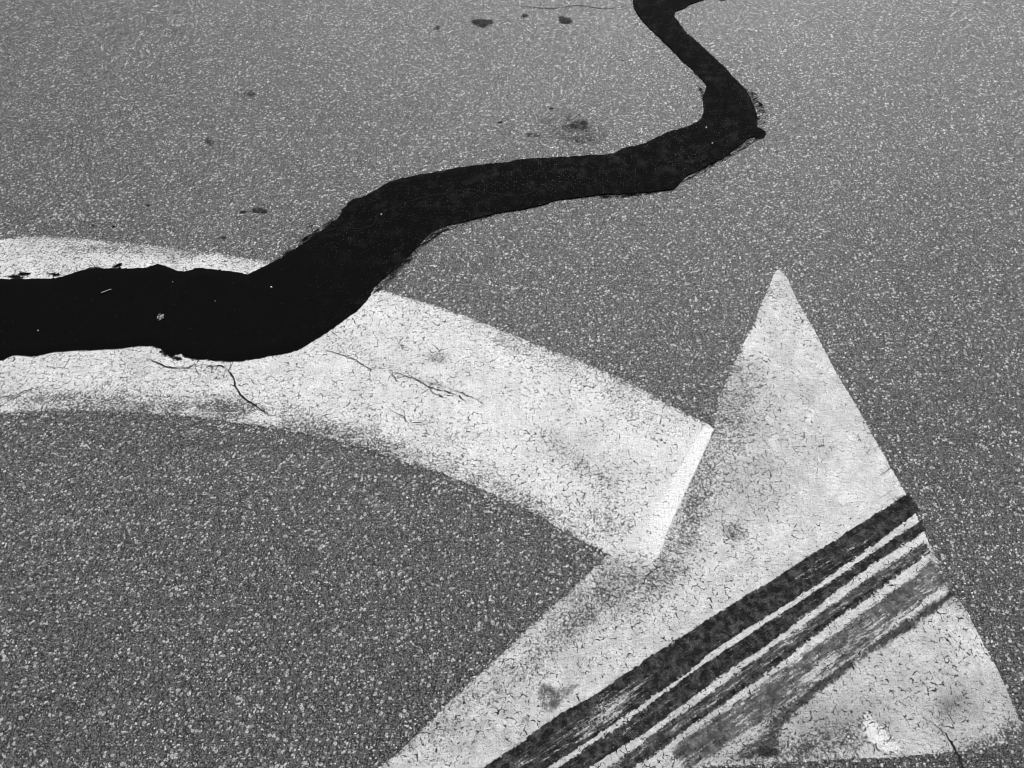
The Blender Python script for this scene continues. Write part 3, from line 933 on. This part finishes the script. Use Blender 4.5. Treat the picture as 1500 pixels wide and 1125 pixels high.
# dry straw on the tar
bm = bmesh.new()
sp = [np.array(G(x, y)) for x, y in [(150, 431.5), (157, 429.5), (165, 426)]]
ln = catmull(sp, False, 0.0015)
prev = None
for i, p in enumerate(ln):
    t = i / (len(ln) - 1)
    r = 0.0011 * (1 - 0.6 * t) + 0.0002
    d = ln[min(i + 1, len(ln) - 1)] - ln[max(i - 1, 0)]
    d /= np.linalg.norm(d)
    ring = []
    for a in range(6):
        an = a * math.pi / 3
        ring.append(bm.verts.new((p[0] - d[1] * r * math.cos(an), p[1] + d[0] * r * math.cos(an), TZ + 0.0015 + 0.002 * math.sin(t * 3.1) + r * math.sin(an))))
    if prev:
        for a in range(6):
            bm.faces.new((prev[a], prev[(a + 1) % 6], ring[(a + 1) % 6], ring[a]))
    else:
        bm.faces.new(ring[::-1])
    prev = ring
bm.faces.new(prev)
bmesh.ops.recalc_face_normals(bm, faces=bm.faces)
me = bpy.data.meshes.new('straw')
bm.to_mesh(me)
bm.free()
me.materials.append(M_STRAW)
o = bpy.data.objects.new('straw', me)
COL.objects.link(o)
tag(o, 'short pale piece of straw lying on the left of the tar seam', 'straw')

# loose and half-bedded pale grit of the open asphalt (nobody could count it)
def mat_grit():
    m, nt, bs, pos = new_mat('grit')
    n = nt.noise(pos, 900, 2, 0.6)
    col = nt.m('MULTIPLY', attr(nt, 'tone'), nt.ss(n, 0.3, 0.7, 0.8, 1.15))
    finish(nt, bs, col, n, 0.0003, 0.5, 0.5)
    return m


rs = np.random.RandomState(11)
NG = 26000
gx_ = rs.uniform(-1.9, 1.9, NG)
gy_ = rs.uniform(0.1, 3.4, NG)
px_, py_ = PX(gx_, gy_)
keep = (px_ > -60) & (px_ < 1560) & (py_ > -40) & (py_ < 1165)
pts_ = np.stack([gx_, gy_], 1)
for ol in (TAR_UP + TAR_DN, HEAD, SHAFT_TOP + SHAFT_END + SHAFT_BOT):
    keep &= ~inside(np.array([G(x, y) for x, y in ol]), pts_)
pts_ = pts_[keep]
NG = len(pts_)
bm = bmesh.new()
bmesh.ops.create_icosphere(bm, subdivisions=1, radius=1)
bv = np.array([v.co[:] for v in bm.verts])
bf = np.array([[v.index for v in f.verts] for f in bm.faces])
bm.free()
nv = len(bv)
tone_ = np.where(rs.rand(NG) < 0.50, rs.uniform(0.55, 0.9, NG), rs.uniform(0.02, 0.25, NG))
sz_ = rs.uniform(0.0008, 0.0020, NG) * np.where(rs.rand(NG) < 0.06, 1.4, 1.0)
asp = rs.uniform(0.5, 1.0, NG)
ang_ = rs.uniform(0, math.pi, NG)
rad = rs.uniform(0.65, 1.3, (NG, nv))
P3 = bv[None] * rad[:, :, None]
X_ = P3[:, :, 0] * sz_[:, None]
Y_ = P3[:, :, 1] * (sz_ * asp)[:, None]
Z_ = np.maximum(P3[:, :, 2], -0.6) * (sz_ * 0.45)[:, None] + (sz_ * 0.12)[:, None]
ca_, sa_ = np.cos(ang_)[:, None], np.sin(ang_)[:, None]
VV = np.stack([pts_[:, 0:1] + X_ * ca_ - Y_ * sa_, pts_[:, 1:2] + X_ * sa_ + Y_ * ca_, Z_], 2).reshape(-1, 3)
FF = (bf[None] + (np.arange(NG) * nv)[:, None, None]).reshape(-1, 3)
me = bpy.data.meshes.new('loose_grit')
me.from_pydata(VV.tolist(), [], FF.tolist())
at_ = me.attributes.new('tone', 'FLOAT', 'POINT')
at_.data.foreach_set('value', np.repeat(tone_, nv).astype(np.float32))
me.materials.append(mat_grit())
o = bpy.data.objects.new('loose_grit', me)
COL.objects.link(o)
tag(o, 'pale grit strewn and bedded all over the open asphalt', 'grit', kind='stuff')

# black bitumen crumbs on the asphalt
for k, (x, y, a, b, lab) in enumerate([
        (733, 179, 0.0070, 0.0032, 'black curved bitumen crumb, left of the two above the seam'),
        (808, 159, 0.0075, 0.0028, 'black flat bitumen crumb, right of the two above the seam'),
        (217, 301, 0.0060, 0.0034, 'black bitumen crumb above the left part of the arrow shaft'),
        (167, 332, 0.0042, 0.0026, 'tiny black crumb just above the upper shaft strip'),
        (137, 331, 0.0040, 0.0022, 'leftmost tiny black crumb above the upper shaft strip'),
        (848, 168, 0.0032, 0.0022, 'tiny black crumb beside the dusky patch'),
        (912, 89, 0.0040, 0.0018, 'tiny black crumb left of the descending tar seam')]):
    tag(chip('bitumen_crumb', x, y, a, b, 0.0022, M_BIT, 40 + k, 0.0, [0.4, 0.05, 0.2, 0, 0, 0.3, -0.5][k]), lab, 'crumb')

print('objects', len(scene.objects))
